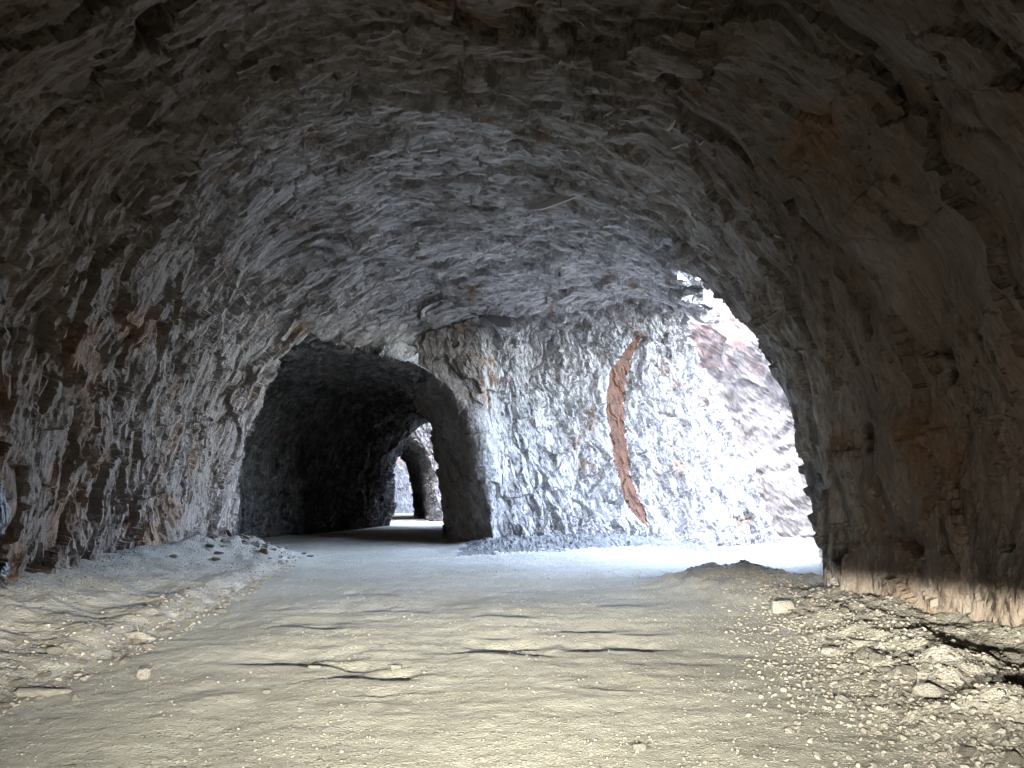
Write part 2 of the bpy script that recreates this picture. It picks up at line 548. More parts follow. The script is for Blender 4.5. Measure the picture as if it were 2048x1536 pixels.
def rock_material(name, dark, mid, light, rust, rust_lo=0.56, rust_hi=0.70, chip=0.072, fine=1.0):
    m, t, bs = mat(name)
    g = G(t)
    q = g.attr('strata')
    pos = g.n('ShaderNodeTexCoord').outputs['Object']
    warpn = g.n('ShaderNodeTexNoise', {'Vector': pos, 'Scale': 1.3, 'Detail': 3.0}).outputs['Color']
    wsc = g.n('ShaderNodeVectorMath', {0: warpn, 1: (0.28, 0.28, 0.28)}, operation='MULTIPLY').outputs[0]
    qd = g.n('ShaderNodeVectorMath', {0: q, 1: wsc}, operation='ADD').outputs[0]
    qs = g.map(qd, (1.0, 0.42, 0.7))
    n1 = g.noise(qs, 2.2 * fine, 6, 0.6)
    n2 = g.noise(qs, 9.0 * fine, 5, 0.65)
    cell = g.n('ShaderNodeTexVoronoi', {'Vector': qs, 'Scale': 5.0 * fine}, feature='F1')
    cellv = g.n('ShaderNodeSeparateColor', {0: cell.outputs['Color']}).outputs[0]
    c = g.mix(g.ramp(n1, 0.30, 0.68), dark, mid)
    c = g.mix(g.math('MULTIPLY', g.ramp(n2, 0.50, 0.75), 0.7), c, light)
    c = g.mix(g.math('MULTIPLY', g.ramp(cellv, 0.55, 1.0), 0.45), c, light)
    cell2 = g.n('ShaderNodeSeparateColor', {0: g.n('ShaderNodeTexVoronoi', {'Vector': qs, 'Scale': 14.0 * fine}, feature='F1').outputs['Color']})
    c = g.mix(g.math('MULTIPLY', g.ramp(cell2.outputs[0], 0.62, 0.95), 0.6), c, light)
    c = g.mix(g.math('MULTIPLY', g.ramp(cell2.outputs[1], 0.70, 0.95), 0.7), c, dark)
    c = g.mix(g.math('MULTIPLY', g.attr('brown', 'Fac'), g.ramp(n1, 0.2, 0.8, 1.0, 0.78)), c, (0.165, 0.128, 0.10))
    dimmed = g.n('ShaderNodeVectorMath', {0: c, 1: (0.68, 0.68, 0.69)}, operation='MULTIPLY').outputs[0]
    c = g.mix(g.attr('dim_tone', 'Fac'), c, dimmed)  # lowers the rock tone: pillar, left wall, painted shade of the near vault
    r = g.noise(pos, 0.55, 5, 0.6)
    r = g.math('ADD', r, g.math('MULTIPLY', g.attr('rust', 'Fac'), 0.30))
    r2 = g.noise(qs, 4.0, 4, 0.6)
    rm = g.math('MULTIPLY', g.ramp(r, rust_lo, rust_hi), g.ramp(r2, 0.30, 0.62, 0.35, 1.0))
    c = g.mix(rm, c, rust)
    t.links.new(c, bs.inputs['Base Color'])
    # chips: tilted flat facets drawn out along the strata, at three sizes, then grain
    f1, _ = g.facet(qs, 5.0 * fine)
    f2, _ = g.facet(qs, 13.0 * fine)
    f3, _ = g.facet(qs, 31.0 * fine)
    rid = g.noise(qs, 6.0 * fine, 6, 0.55, 'RIDGED_MULTIFRACTAL')
    grain = g.noise(pos, 60.0 * fine, 4, 0.7)
    h = g.math('ADD', g.math('MULTIPLY', f1, 0.60), g.math('MULTIPLY', f2, 0.46))
    h = g.math('ADD', h, g.math('MULTIPLY', f3, 0.24))
    h = g.math('ADD', h, g.math('MULTIPLY', rid, 0.18))
    h = g.math('ADD', h, g.math('MULTIPLY', grain, 0.10))
    t.links.new(g.bump(h, chip, 1.0), bs.inputs['Normal'])
    return m

M_tunnel = rock_material('grey_rock', (0.22, 0.205, 0.195), (0.45, 0.43, 0.42), (0.62, 0.60, 0.585), (0.19, 0.115, 0.07))
M_inner = rock_material('shaded_rock', (0.055, 0.05, 0.046), (0.125, 0.115, 0.108), (0.25, 0.237, 0.228), (0.17, 0.105, 0.075))  # the same rock toned down, painting in the shade of the inner tunnels
M_outer = rock_material('weathered_rock', (0.13, 0.123, 0.117), (0.20, 0.193, 0.187), (0.28, 0.272, 0.265), (0.19, 0.13, 0.095), 0.6, 0.75, 0.35, 0.3)

# ------------------------------------------------------------------ mesh helpers
def link_mesh(name, V, faces, material, parent=None, attrs=None, smooth=True):
    me = bpy.data.meshes.new(name)
    nf, k = faces.shape
    me.vertices.add(len(V))
    me.vertices.foreach_set('co', np.ascontiguousarray(V, np.float32).ravel())
    me.loops.add(nf * k)
    me.loops.foreach_set('vertex_index', np.ascontiguousarray(faces, np.int32).ravel())
    me.polygons.add(nf)
    me.polygons.foreach_set('loop_start', np.arange(0, nf * k, k, dtype=np.int32))
    me.polygons.foreach_set('loop_total', np.full(nf, k, np.int32))
    me.polygons.foreach_set('use_smooth', np.full(nf, smooth))
    me.update(calc_edges=True)
    for an, av in (attrs or {}).items():
        if av.ndim == 2:
            a = me.attributes.new(an, 'FLOAT_VECTOR', 'POINT')
            a.data.foreach_set('vector', np.ascontiguousarray(av, np.float32).ravel())
        else:
            a = me.attributes.new(an, 'FLOAT', 'POINT')
            a.data.foreach_set('value', np.ascontiguousarray(av, np.float32))
    me.materials.append(material)
    o = bpy.data.objects.new(name, me)
    COL.objects.link(o)
    if parent:
        o.parent = parent
    return o

def submesh(V, Q, sel):
    q = Q[sel]
    u, inv = np.unique(q, return_inverse=True)
    return u, inv.reshape(q.shape)

def tag(o, label=None, cat=None, group=None, kind=None):
    for k, v in (('label', label), ('category', cat), ('group', group), ('kind', kind)):
        if v:
            o[k] = v
    return o

# ------------------------------------------------------------------ split the hewn rock into its things
FC = V[Q].mean(1)
RF = regions(FC)
rust_v = np.zeros(len(V))
x_, y_, z_ = V[:, 0], V[:, 1], V[:, 2]
# iron stain: foot of the left wall, the near right wall, the flank of the pillar
rust_v += 0.38 * sstep(-3.0, -5.5, x_) * sstep(22, 10, y_) * sstep(5.5, 2.0, z_) * (reg_v == 0)
rust_v += 0.15 * sstep(1.5, 3.5, x_) * sstep(12, 9, y_) * (reg_v == 0)
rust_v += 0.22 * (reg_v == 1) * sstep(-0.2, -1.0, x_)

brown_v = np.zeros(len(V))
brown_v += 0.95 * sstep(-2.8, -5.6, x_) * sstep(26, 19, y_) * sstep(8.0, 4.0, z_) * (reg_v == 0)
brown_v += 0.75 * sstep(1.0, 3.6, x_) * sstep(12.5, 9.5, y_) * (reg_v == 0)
brown_v += 0.75 * sstep(12.0, 7.5, y_) * (reg_v == 0)  # browns the near end, painting its ceiling darker in place of shade
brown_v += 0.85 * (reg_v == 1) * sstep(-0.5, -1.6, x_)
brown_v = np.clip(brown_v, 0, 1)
pil_w = np.maximum(pil_w, 0.85 * sstep(13.5, 10.5, y_) * sstep(3.5, 6.2, z_) * (reg_v == 0))      # shade under the near vault, painted into the rock tone
pil_w = np.maximum(pil_w, 0.60 * sstep(22, 15, y_) * sstep(-3, -5, x_) * (reg_v == 0))  # left wall toned darker too
def piece(name, sel, material, parent=None):
    u, q = submesh(V, Q, sel)
    return link_mesh(name, V[u], q, material, parent, {'strata': strata(V[u], regions(V[u])), 'rust': rust_v[u], 'brown': brown_v[u], 'dim_tone': pil_w[u]}, smooth=False)

fl_n = 0.10 * fbm(FC[RF == 1] / 0.35, 3, 77)
is_seam = np.zeros(len(Q), bool)
is_seam[RF == 1] = (seam_dist(FC[RF == 1]) + fl_n < 0) & (FC[RF == 1][:, 1] < 34)

wa, wb = V[on_rock(8, 1020)], V[on_rock(34, 1215)]
wt = np.clip(((FC - wa) @ (wb - wa)) / ((wb - wa) @ (wb - wa)), -0.1, 1.05)
wd = np.linalg.norm(FC - (wa + wt[:, None] * (wb - wa)), axis=1) + 0.10 * fbm(FC / 0.4, 2, 301)
is_wet = (RF == 0) & (wd < 0.17)
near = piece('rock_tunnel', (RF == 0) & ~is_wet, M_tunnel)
m, t, bs = mat('wet_rock')
g = G(t)
pos = g.n('ShaderNodeTexCoord').outputs['Object']
t.links.new(g.mix(g.noise(pos, 5.0, 5, 0.6), (0.020, 0.020, 0.021), (0.050, 0.048, 0.046)), bs.inputs['Base Color'])
bs.inputs['Roughness'].default_value = 0.22
bs.inputs['Specular IOR Level'].default_value = 0.6
t.links.new(g.bump(g.noise(pos, 9, 5, 0.6), 0.04), bs.inputs['Normal'])
tag(piece('wet_streak', is_wet, m, near), 'black wet streak on the left wall')
tag(near, 'rough hewn grey rock vault arching over the dirt road in the foreground', 'tunnel')
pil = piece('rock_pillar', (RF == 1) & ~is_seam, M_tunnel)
tag(pil, 'pale craggy rock pillar between the dark inner tunnel and the bright side opening', 'rock pillar')
m, t, bs = mat('red_clay')
g = G(t)
pos = g.n('ShaderNodeTexCoord').outputs['Object']
t.links.new(g.mix(g.ramp(g.noise(pos, 3.0, 6, 0.65), 0.35, 0.65), (0.058, 0.029, 0.018), (0.098, 0.048, 0.030)), bs.inputs['Base Color'])
t.links.new(g.bump(g.noise(pos, 14, 6, 0.6), 0.05), bs.inputs['Normal'])
M_clay = m
sm = piece('clay_seam', is_seam, M_clay, pil)
tag(sm, 'smooth red brown clay seam curving down the pillar')
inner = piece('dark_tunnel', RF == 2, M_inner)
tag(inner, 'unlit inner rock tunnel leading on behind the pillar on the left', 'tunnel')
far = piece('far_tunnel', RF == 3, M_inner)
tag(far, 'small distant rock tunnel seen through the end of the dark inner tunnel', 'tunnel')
mtn = piece('mountainside', RF == 4, M_outer)
tag(mtn, 'outer rock face of the mountain the tunnels are cut through', None, None, 'structure')
print('rock', round(time.time() - T0, 1))

# ------------------------------------------------------------------ the ground
def ground_raw(x, y):
    """height of the road, its banks and the ledge outside"""
    P = np.stack((x, y, np.zeros_like(x)), 1)
    z = 0.03 * fbm(P / np.array([3.0, 3.0, 1]), 2, 101) + 0.012 * fbm(P / 0.45, 3, 105)
    # washboard ripples across the track
    road = sstep(3.4, 2.4, np.abs(x + 0.5)) 
    wv = perlin(P / np.array([2.6, 0.45, 1]), 111)
    z += 0.009 * road * (1 - np.abs(wv) * 2.2) * sstep(4.5, 7.5, y) * sstep(24, 17, y)
    # broken edges of potholes: the far side lies lower
    for (xa, xb, yl, dep, bow) in ((-2.75, -1.25, 7.25, 0.065, 0.10), (-0.7, 0.5, 7.75, 0.065, 0.10), (0.45, 1.8, 7.95, 0.06, -0.06), (-1.75, -0.7, 6.7, 0.06, 0.05), (0.2, 1.9, 8.9, 0.035, 0.15), (-3.0, -2.0, 9.2, 0.03, 0.1),
                                   (-2.2, -0.9, 10.4, 0.03, 0.12), (1.1, 2.3, 11.0, 0.03, -0.1), (-0.6, 0.4, 9.9, 0.035, 0.1), (0.5, 1.1, 6.3, 0.02, 0.1), (-1.5, -0.5, 6.2, 0.018, -0.08), (-0.2, 0.9, 12.6, 0.03, 0.1), (-2.9, -1.7, 12.2, 0.03, 0.1)):
        u = (x - xa) / (xb - xa)
        k = sstep(0, 0.3, u) * sstep(1, 0.7, u) * np.clip(0.75 + 0.8 * perlin(P / 0.35, 123), 0.15, 1.2)
        yy = y - (yl + 0.6 * bow * np.sin(u * 5.0) + 0.06 * perlin(P / 0.4, 121) + 0.035 * perlin(P / 0.12, 122))
        z -= dep * k * sstep(0, 0.05, yy) * sstep(1.3, 0.15, yy)
        z += 0.2 * dep * k * sstep(-0.7, -0.05, yy) * sstep(0.05, 0.0, yy)
    # worn wheel tracks
    for x0 in (-1.75, -0.25, 1.2):
        dx = x - (x0 - 0.05 * y + 0.12 * np.sin(y * 0.5 + x0))
        z -= 0.016 * np.exp(-(dx / 0.22) ** 2) * sstep(16, 11, y)
        z += 0.0025 * np.sin(dx * 70) * np.exp(-(dx / 0.20) ** 2) * sstep(9, 6, y) * (0.4 + perlin(P / 0.8, 127))
    # right-hand gravel bank: crest, ditch behind it, scree up to the wall
    bx = np.interp(y, [0, 5.6, 10.7, 15], [2.3, 2.45, 3.6, 3.9])
    rr = x - bx
    n1 = fbm(P / 0.6, 3, 131)
    fade = sstep(12.6, 10.5, y)
    z += fade * (0.22 + 0.05 * n1) * sstep(-0.1, 0.9, rr) * (1 - 0.28 * sstep(0.95, 1.3, rr) * sstep(9.5, 7.5, y))
    z += fade * sstep(11.5, 8.5, y) * 0.45 * sstep(1.35, 3.0, rr) + fade * 0.06 * n1 * sstep(0, 0.5, rr)
    # left-hand dirt bank
    lx = np.interp(y, [0, 5.8, 8, 12, 16, 20], [-3.7, -3.8, -3.9, -4.4, -4.9, -5.6])
    ll = lx - x
    n2 = fbm(P / 0.8, 3, 141)
    z += sstep(21, 15, y) * ((0.16 + 0.08 * n2) * sstep(0, 0.5, ll) + 0.40 * sstep(0.6, 2.4, ll))
    # heaps: fallen rubble at the left corner, the mound and the dark heap by the opening, the foot of the pillar
    for (cx, cy, rx, ry, h, sd) in ((-6.7, 18.6, 1.3, 2.4, 0.5, 1), (3.8, 13.3, 1.25, 1.3, 0.43, 2), (5.15, 12.7, 0.6, 0.9, 0.16, 3), (3.6, 11.4, 0.9, 1.0, 0.10, 4)):
        r2 = ((x - cx) / rx) ** 2 + ((y - cy) / ry) ** 2
        z += h * np.exp(-r2 * 1.2) * (1 + 0.35 * fbm(P / 0.5, 2, 150 + sd))
    dp = (x + 0.5) * PN[0] + (y - 24.0) * PN[1]
    z += 0.28 * sstep(2.6, -0.3, dp) * sstep(-2.5, 0.0, x) * (1 + 0.4 * n1) * sstep(20, 16, x)
    # out of the opening the ledge falls gently, then drops into the canyon
    out = x - x_outer(y, 0 * y)
    z -= 0.7 * sstep(18, 32, y) * sstep(3.0, 9.0, x)
    z -= np.maximum(0, out - 5.5) * 0.9 * sstep(5.5, 9, out)
    return z

gx = grid_axis((-40, -14, 2.0), (-14, -8, 0.3), (-8, -4, 0.04), (-4, 4, 0.025), (4, 7.5, 0.04), (7.5, 16, 0.15), (16, 46, 1.5))
gy = [-14.0]
while gy[-1] < 130:
    yv = gy[-1]
    st = 0.5 if yv < 2.5 else 0.022 * max(1, (yv / 5.0) ** 1.35)
    gy.append(yv + min(st, 1.5))
gy = np.array(gy)
GX, GY = np.meshgrid(gx, gy, indexing='ij')
gz = ground_raw(GX.ravel(), GY.ravel())
# stony crust of the banks
Pg = np.stack((GX.ravel(), GY.ravel(), np.zeros(GX.size)), 1)
bxr = Pg[:, 0] - np.interp(Pg[:, 1], [0, 5.6, 10.7, 15], [2.3, 2.45, 3.6, 3.9])
bxl = np.interp(Pg[:, 1], [0, 5.8, 8, 12, 16, 20], [-3.7, -3.8, -3.9, -4.4, -4.9, -5.6]) - Pg[:, 0]
dpl = (Pg[:, 0] + 0.5) * PN[0] + (Pg[:, 1] - 24.0) * PN[1]
stony = np.clip(0.55 * sstep(-0.3, 0.5, bxr) + 0.30 * sstep(-0.2, 0.4, bxl) + sstep(3.2, 1.0, dpl) * sstep(-2, 0, Pg[:, 0]), 0, 1)
sel = (Pg[:, 1] > 2.5) & (Pg[:, 1] < 34) & (np.abs(Pg[:, 0]) < 12)
wg = 0.3 * np.stack([perlin(Pg[sel] / 0.3, 161), perlin(Pg[sel] / 0.3, 162), perlin(Pg[sel] / 0.3, 163)], 1)
fh, fe = facets(Pg[sel] / np.array([0.16, 0.16, 1]) + wg, 171)
fh2, fe2 = facets(Pg[sel] / np.array([0.075, 0.075, 1]) + wg, 173)
gz[sel] += stony[sel] * (0.050 * fh * sstep(0, 0.2, fe) + 0.022 * fh2 + 0.022 * sstep(0, 0.25, fe)) + (1 - stony[sel]) * 0.004 * fh2
ngx, ngy = len(gx), len(gy)
GV = np.stack((GX.ravel(), GY.ravel(), gz), 1)
a = (np.arange(ngx - 1)[:, None] * ngy + np.arange(ngy - 1)[None, :]).ravel()
GQ = np.stack((a, a + ngy, a + ngy + 1, a + 1), 1)
Zg = gz.reshape(ngx, ngy)
def zg(x, y):
    i = np.clip(np.searchsorted(gx, x) - 1, 0, ngx - 2)
    j = np.clip(np.searchsorted(gy, y) - 1, 0, ngy - 2)
    u = (x - gx[i]) / (gx[i + 1] - gx[i])
    v = (y - gy[j]) / (gy[j + 1] - gy[j])
    return (Zg[i, j] * (1 - u) * (1 - v) + Zg[i + 1, j] * u * (1 - v) + Zg[i, j + 1] * (1 - u) * v + Zg[i + 1, j + 1] * u * v)

def dirt_material(name, a, b, c_, pebble, peb_scale, dist):
    m, t, bs = mat(name)
    g = G(t)
    pos = g.n('ShaderNodeTexCoord').outputs['Object']
    n1 = g.noise(pos, 0.5, 5, 0.6)
    n2 = g.noise(g.map(pos, (1.0, 0.35, 1.0)), 5.0, 5, 0.65)
    c = g.mix(g.ramp(n1, 0.35, 0.65), a, b)
    c = g.mix(g.math('MULTIPLY', g.ramp(n2, 0.45, 0.7), 0.6), c, c_)
    vr = g.n('ShaderNodeTexVoronoi', {'Vector': pos, 'Scale': peb_scale}, feature='F1')
    hue = g.n('ShaderNodeSeparateColor', {0: vr.outputs['Color']}).outputs[0]
    stone = g.math('MULTIPLY', g.ramp(hue, 0.62, 0.72), g.ramp(vr.outputs['Distance'], 0.42, 0.30))
    c = g.mix(g.math('MULTIPLY', stone, 0.75), c, pebble)
    t.links.new(c, bs.inputs['Base Color'])
    h = g.math('MULTIPLY', stone, g.math('SUBTRACT', 1.0, vr.outputs['Distance']))
    h = g.math('ADD', h, g.math('MULTIPLY', g.noise(pos, 38, 6, 0.7), 0.55))
    h = g.math('ADD', h, g.math('MULTIPLY', g.vor(pos, peb_scale * 2.6, 'F1'), -0.25))
    t.links.new(g.bump(h, dist, 1.0), bs.inputs['Normal'])
    return m
M_road = dirt_material('road_dirt', (0.335, 0.322, 0.275), (0.40, 0.388, 0.338), (0.44, 0.428, 0.382), (0.43, 0.415, 0.37), 24.0, 0.028)
M_talus = dirt_material('scree_dirt', (0.15, 0.145, 0.14), (0.21, 0.205, 0.20), (0.27, 0.265, 0.26), (0.31, 0.305, 0.30), 9.0, 0.10)
M_ledge = dirt_material('ledge_gravel', (0.22, 0.217, 0.21), (0.28, 0.277, 0.27), (0.33, 0.326, 0.32), (0.36, 0.356, 0.35), 9.0, 0.06)
M_bank = dirt_material('bank_dirt', (0.26, 0.245, 0.21), (0.31, 0.292, 0.258), (0.35, 0.33, 0.295), (0.33, 0.312, 0.28), 15.0, 0.05)

GC = GV[GQ].mean(1)
fr = GC[:, 0] - np.interp(GC[:, 1], [0, 5.6, 10.7, 15], [2.3, 2.45, 3.6, 3.9])
fl = np.interp(GC[:, 1], [0, 5.8, 8, 12, 16, 20], [-3.7, -3.8, -3.9, -4.4, -4.9, -5.6]) - GC[:, 0]
nn = 0.25 * fbm(GC / 0.6, 2, 181)
isr = (fr + nn > 0.1) & (GC[:, 1] < 12.0) & (GC[:, 0] < 12)
isl = (fl + nn > 0.1) & (GC[:, 1] < 20) & (GC[:, 0] > -13)
ism = ~isr & (((GC[:, 0] - 4.0) / 1.15) ** 2 + ((GC[:, 1] - 13.3) / 1.3) ** 2 + nn < 1.0)
dpc = (GC[:, 0] + 0.5) * PN[0] + (GC[:, 1] - 24.0) * PN[1]
ist = (dpc + 2 * nn < 2.0) & (GC[:, 0] > -1.5 + nn) & (GC[:, 1] < 40) & (GC[:, 1] > 15) & ~(isr | isl | ism)
u, qq = submesh(GV, GQ, ist)
tag(link_mesh('talus', GV[u], qq, M_talus), 'grey scree of fine rubble along the foot of the pale pillar', 'scree')
xo = GC[:, 0] - x_outer(GC[:, 1], 0 * GC[:, 1])
isd = (xo + 3 * nn > -0.6) & (GC[:, 1] > 14) & ~(isr | isl | ism | ist)
u, qq = submesh(GV, GQ, isd)
tag(link_mesh('ledge', GV[u], qq, M_ledge), 'bright gravel ledge outside the opening above the canyon', None, None, 'structure')
u, qq = submesh(GV, GQ, ~(isr | isl | ism | ist | isd))
tag(link_mesh('dirt_road', GV[u], qq, M_road), 'pale dirt road running through the tunnel and out of the side opening', None, None, 'structure')
u, qq = submesh(GV, GQ, isr)
tag(link_mesh('gravel_bank', GV[u], qq, M_bank), 'stony gravel bank heaped along the foot of the right wall', 'bank')
u, qq = submesh(GV, GQ, isl)
tag(link_mesh('dirt_bank', GV[u], qq, M_bank), 'low brown dirt bank along the foot of the left wall', 'bank')
u, qq = submesh(GV, GQ, ism)
tag(link_mesh('rubble_mound', GV[u], qq, M_bank), 'low rounded mound of rubble on the road beside the side opening', 'mound')
print('ground', len(GV), round(time.time() - T0, 1))

# ------------------------------------------------------------------ the far wall of the canyon and the slope beyond the last tunnel
def wall_sheet(name, path, z0, z1, nu, nv, lean, seed, amp, tilt, tops=None):
    P = np.array(path, float)
    L = np.concatenate(([0], np.cumsum(np.hypot(*np.diff(P, axis=0).T))))
    uu = np.linspace(0, L[-1], nu)
    px, py = np.interp(uu, L, P[:, 0]), np.interp(uu, L, P[:, 1])
    vv = np.linspace(z0, z1, nv)
    tx, ty = np.gradient(px), np.gradient(py)
    ln = np.hypot(tx, ty)
    nxv, nyv = ty / ln, -tx / ln
    U, Zv = np.meshgrid(uu, vv, indexing='ij')
    if tops is not None:
        Zv = z0 + (Zv - z0) / (z1 - z0) * (np.interp(uu / L[-1], tops[0], tops[1])[:, None] - z0)
    B = np.stack((np.repeat(px, nv), np.repeat(py, nv), Zv.ravel()), 1)
    Nn = np.stack((np.repeat(nxv, nv), np.repeat(nyv, nv), np.zeros(nu * nv)), 1)
    uf, zf = U.ravel(), Zv.ravel()
    ca, sa = math.cos(tilt), math.sin(tilt)
    st = np.stack((uf * ca + zf * sa, zf * ca - uf * sa, 0 * uf), 1)
    h1, e1 = facets(st / np.array([9, 5.0, 1]) + 0.3 * np.stack([perlin(B / 4, seed + 1)] * 3, 1), seed)
    h2, e2 = facets(st / np.array([3.5, 1.1, 1]) + 0.3 * np.stack([perlin(B / 2, seed + 2)] * 3, 1), seed + 5)
    h3, e3 = facets(st / np.array([1.2, 0.5, 1]), seed + 7)
    dd = amp * (1.2 * fbm(B / 18, 3, seed) + 0.16 * h1 + 0.14 * h2 + 0.08 * h3)
    Pt = B + Nn * (dd - lean * (zf - z0))[:, None]
    a = (np.arange(nu - 1)[:, None] * nv + np.arange(nv - 1)[None, :]).ravel()
    return Pt, np.stack((a, a + nv, a + nv + 1, a + 1), 1), st
M_cliff = rock_material('canyon_rock', (0.088, 0.085, 0.090), (0.105, 0.102, 0.107), (0.122, 0.120, 0.124), (0.112, 0.078, 0.074), 0.55, 0.78, 0.13, 0.2)
Pt, Qt, st = wall_sheet('c', [(62, -60), (58, 10), (50, 60), (34, 95), (10, 118), (-30, 130)], -32, 50, 700, 290, 0.30, 201, 1.7, R(-28), ([0, 0.35, 0.5, 0.62, 0.68, 0.75, 0.82, 1], [6, 6, 10, 24, 34, 44, 50, 50]))
rs = 0.80 * sstep(12, 20, Pt[:, 2]) * sstep(40, 30, Pt[:, 0])
tag(link_mesh('canyon_cliff', Pt, Qt, M_cliff, None, {'strata': st, 'rust': rs}), 'pale and reddish cliff on the far side of the canyon', None, None, 'structure')
Pt, Qt, st = wall_sheet('s', [(-30, 84), (-16, 86), (-8, 88), (4, 92)], -2, 26, 160, 160, 0.45, 231, 1.2, R(20))
tag(link_mesh('rock_slope', Pt, Qt, M_outer, None, {'strata': st, 'rust': 0.6 * sstep(4, 7, Pt[:, 2])}), 'bright craggy slope beyond the mouth of the farthest tunnel', None, None, 'structure')

# ------------------------------------------------------------------ stones
def stone_proto(seed, flat):
    r = random.Random(seed)
    bm = bmesh.new()
    for _ in range(16):
        v = Vector((r.gauss(0, 1), r.gauss(0, 1), r.gauss(0, 1))).normalized() * r.uniform(0.85, 1.1)
        bm.verts.new((v.x, v.y * r.uniform(0.7, 0.9), v.z * flat))
    res = bmesh.ops.convex_hull(bm, input=bm.verts)
    bmesh.ops.delete(bm, geom=[e_ for e_ in res['geom_interior'] if isinstance(e_, bmesh.types.BMVert)], context='VERTS')
    bmesh.ops.bevel(bm, geom=list(bm.edges), offset=0.07, segments=1, affect='EDGES')
    bmesh.ops.triangulate(bm, faces=bm.faces)
    me = bpy.data.meshes.new('stone')
    bm.to_mesh(me)
    bm.free()
    return me
def stone_material(name, a, b):
    m, t, bs = mat(name)
    g = G(t)
    pos = g.n('ShaderNodeTexCoord').outputs['Object']
    geo = g.n('ShaderNodeNewGeometry')
    rnd = geo.outputs['Random Per Island']
    c = g.mix(rnd, a, b)
    c = g.mix(g.math('MULTIPLY', g.ramp(g.noise(pos, 4, 5, 0.65), 0.4, 0.65), 0.5), c, (0.27, 0.245, 0.21))
    t.links.new(c, bs.inputs['Base Color'])
    t.links.new(g.bump(g.noise(pos, 9, 5, 0.65), 0.06), bs.inputs['Normal'])
    return m
M_stone = stone_material('stone', (0.19, 0.175, 0.152), (0.30, 0.28, 0.25))
protos = [stone_proto(300 + k, (0.55, 0.65, 0.75, 0.5)[k % 4]) for k in range(14)]
for me in protos:
    me.materials.append(M_stone)
arrs = []
for me in protos:
    v = np.empty(len(me.vertices) * 3, np.float32)
    me.vertices.foreach_get('co', v)
    f = np.empty(len(me.loops), np.int32)
    me.loops.foreach_get('vertex_index', f)
    arrs.append((v.reshape(-1, 3), f.reshape(-1, 3)))

def scatter(name, pts, sizes, label, material=None):
    """stones past counting, one object"""
    VV, FF, off = [], [], 0
    for (x, y), s in zip(pts, sizes):
        v, f = arrs[rng.integers(len(arrs))]
        a = rng.uniform(0, 6.283)
        c, sn = math.cos(a), math.sin(a)
        k = rng.uniform(0.8, 1.25, 3) * s
        vv = v * k
        tl = rng.normal(0, 0.25)
        vz = vv[:, 2] + tl * vv[:, 0]
        rot = np.stack((vv[:, 0] * c - vv[:, 1] * sn + x, vv[:, 0] * sn + vv[:, 1] * c + y, vz), 1)
        rot[:, 2] += zg(np.array([x]), np.array([y]))[0] + 0.25 * s
        VV.append(rot)
        FF.append(f + off)
        off += len(v)
    o = link_mesh(name, np.concatenate(VV), np.concatenate(FF), material or M_stone, None, None, False)
    tag(o, label, None, None, 'stuff')
    return o

def bx_at(y):
    return np.interp(y, [0, 5.6, 10.7, 15], [2.3, 2.45, 3.6, 3.9])
def lx_at(y):
    return np.interp(y, [0, 5.8, 8, 12, 16, 20], [-3.7, -3.8, -3.9, -4.4, -4.9, -5.6])
# gravel of the right bank
yy = 3.6 + (14.8 - 3.6) * rng.random(10000) ** 1.15
xx = bx_at(yy) + np.abs(rng.normal(0.15, 1.0, 10000)) - 0.9 * rng.random(10000) ** 2.5
k = (xx < 5.3)
ss = 0.007 + 0.028 * rng.random(10000) ** 4
scatter('bank_gravel', np.stack((xx, yy), 1)[k], ss[k], 'loose gravel covering the right hand bank')
# gravel along the left edge and heap
yy = 4 + 15 * rng.random(2600) ** 1.2
xx = lx_at(yy) - np.abs(rng.normal(0.0, 0.55, 2600)) + 0.25
ss = 0.007 + 0.026 * rng.random(2600) ** 4
scatter('edge_gravel', np.stack((xx, yy), 1), ss, 'loose gravel along the left edge of the road')
# pebbles on the road
yy = 3.6 + 13 * rng.random(15000) ** 1.5
xx = rng.uniform(-3.9, 3.4, 15000)
P3 = np.stack((xx, yy, 0 * xx), 1)
keep = perlin(P3 / 0.9, 191) + 0.30 * sstep(0, 3, xx) > -0.15 + 0.4 * rng.random(15000)
ss = 0.004 + 0.012 * rng.random(15000) ** 4
scatter('road_pebbles', np.stack((xx, yy), 1)[keep], ss[keep], 'small pebbles scattered over the road surface')
print('stones', round(time.time() - T0, 1))

# single stones that stand out in the photograph
def ground_at(px, py):
    lo, hi = 2.0, 60.0
    a, b = (px - 1024) / FPX, (768 - py) / FPX
    for _ in range(50):
        mid = 0.5 * (lo + hi)
        p = at(px, py, mid)
        if p[2] > zg(np.array([p[0]]), np.array([p[1]]))[0]:
            lo = mid
        else:
            hi = mid
    return at(px, py, lo)

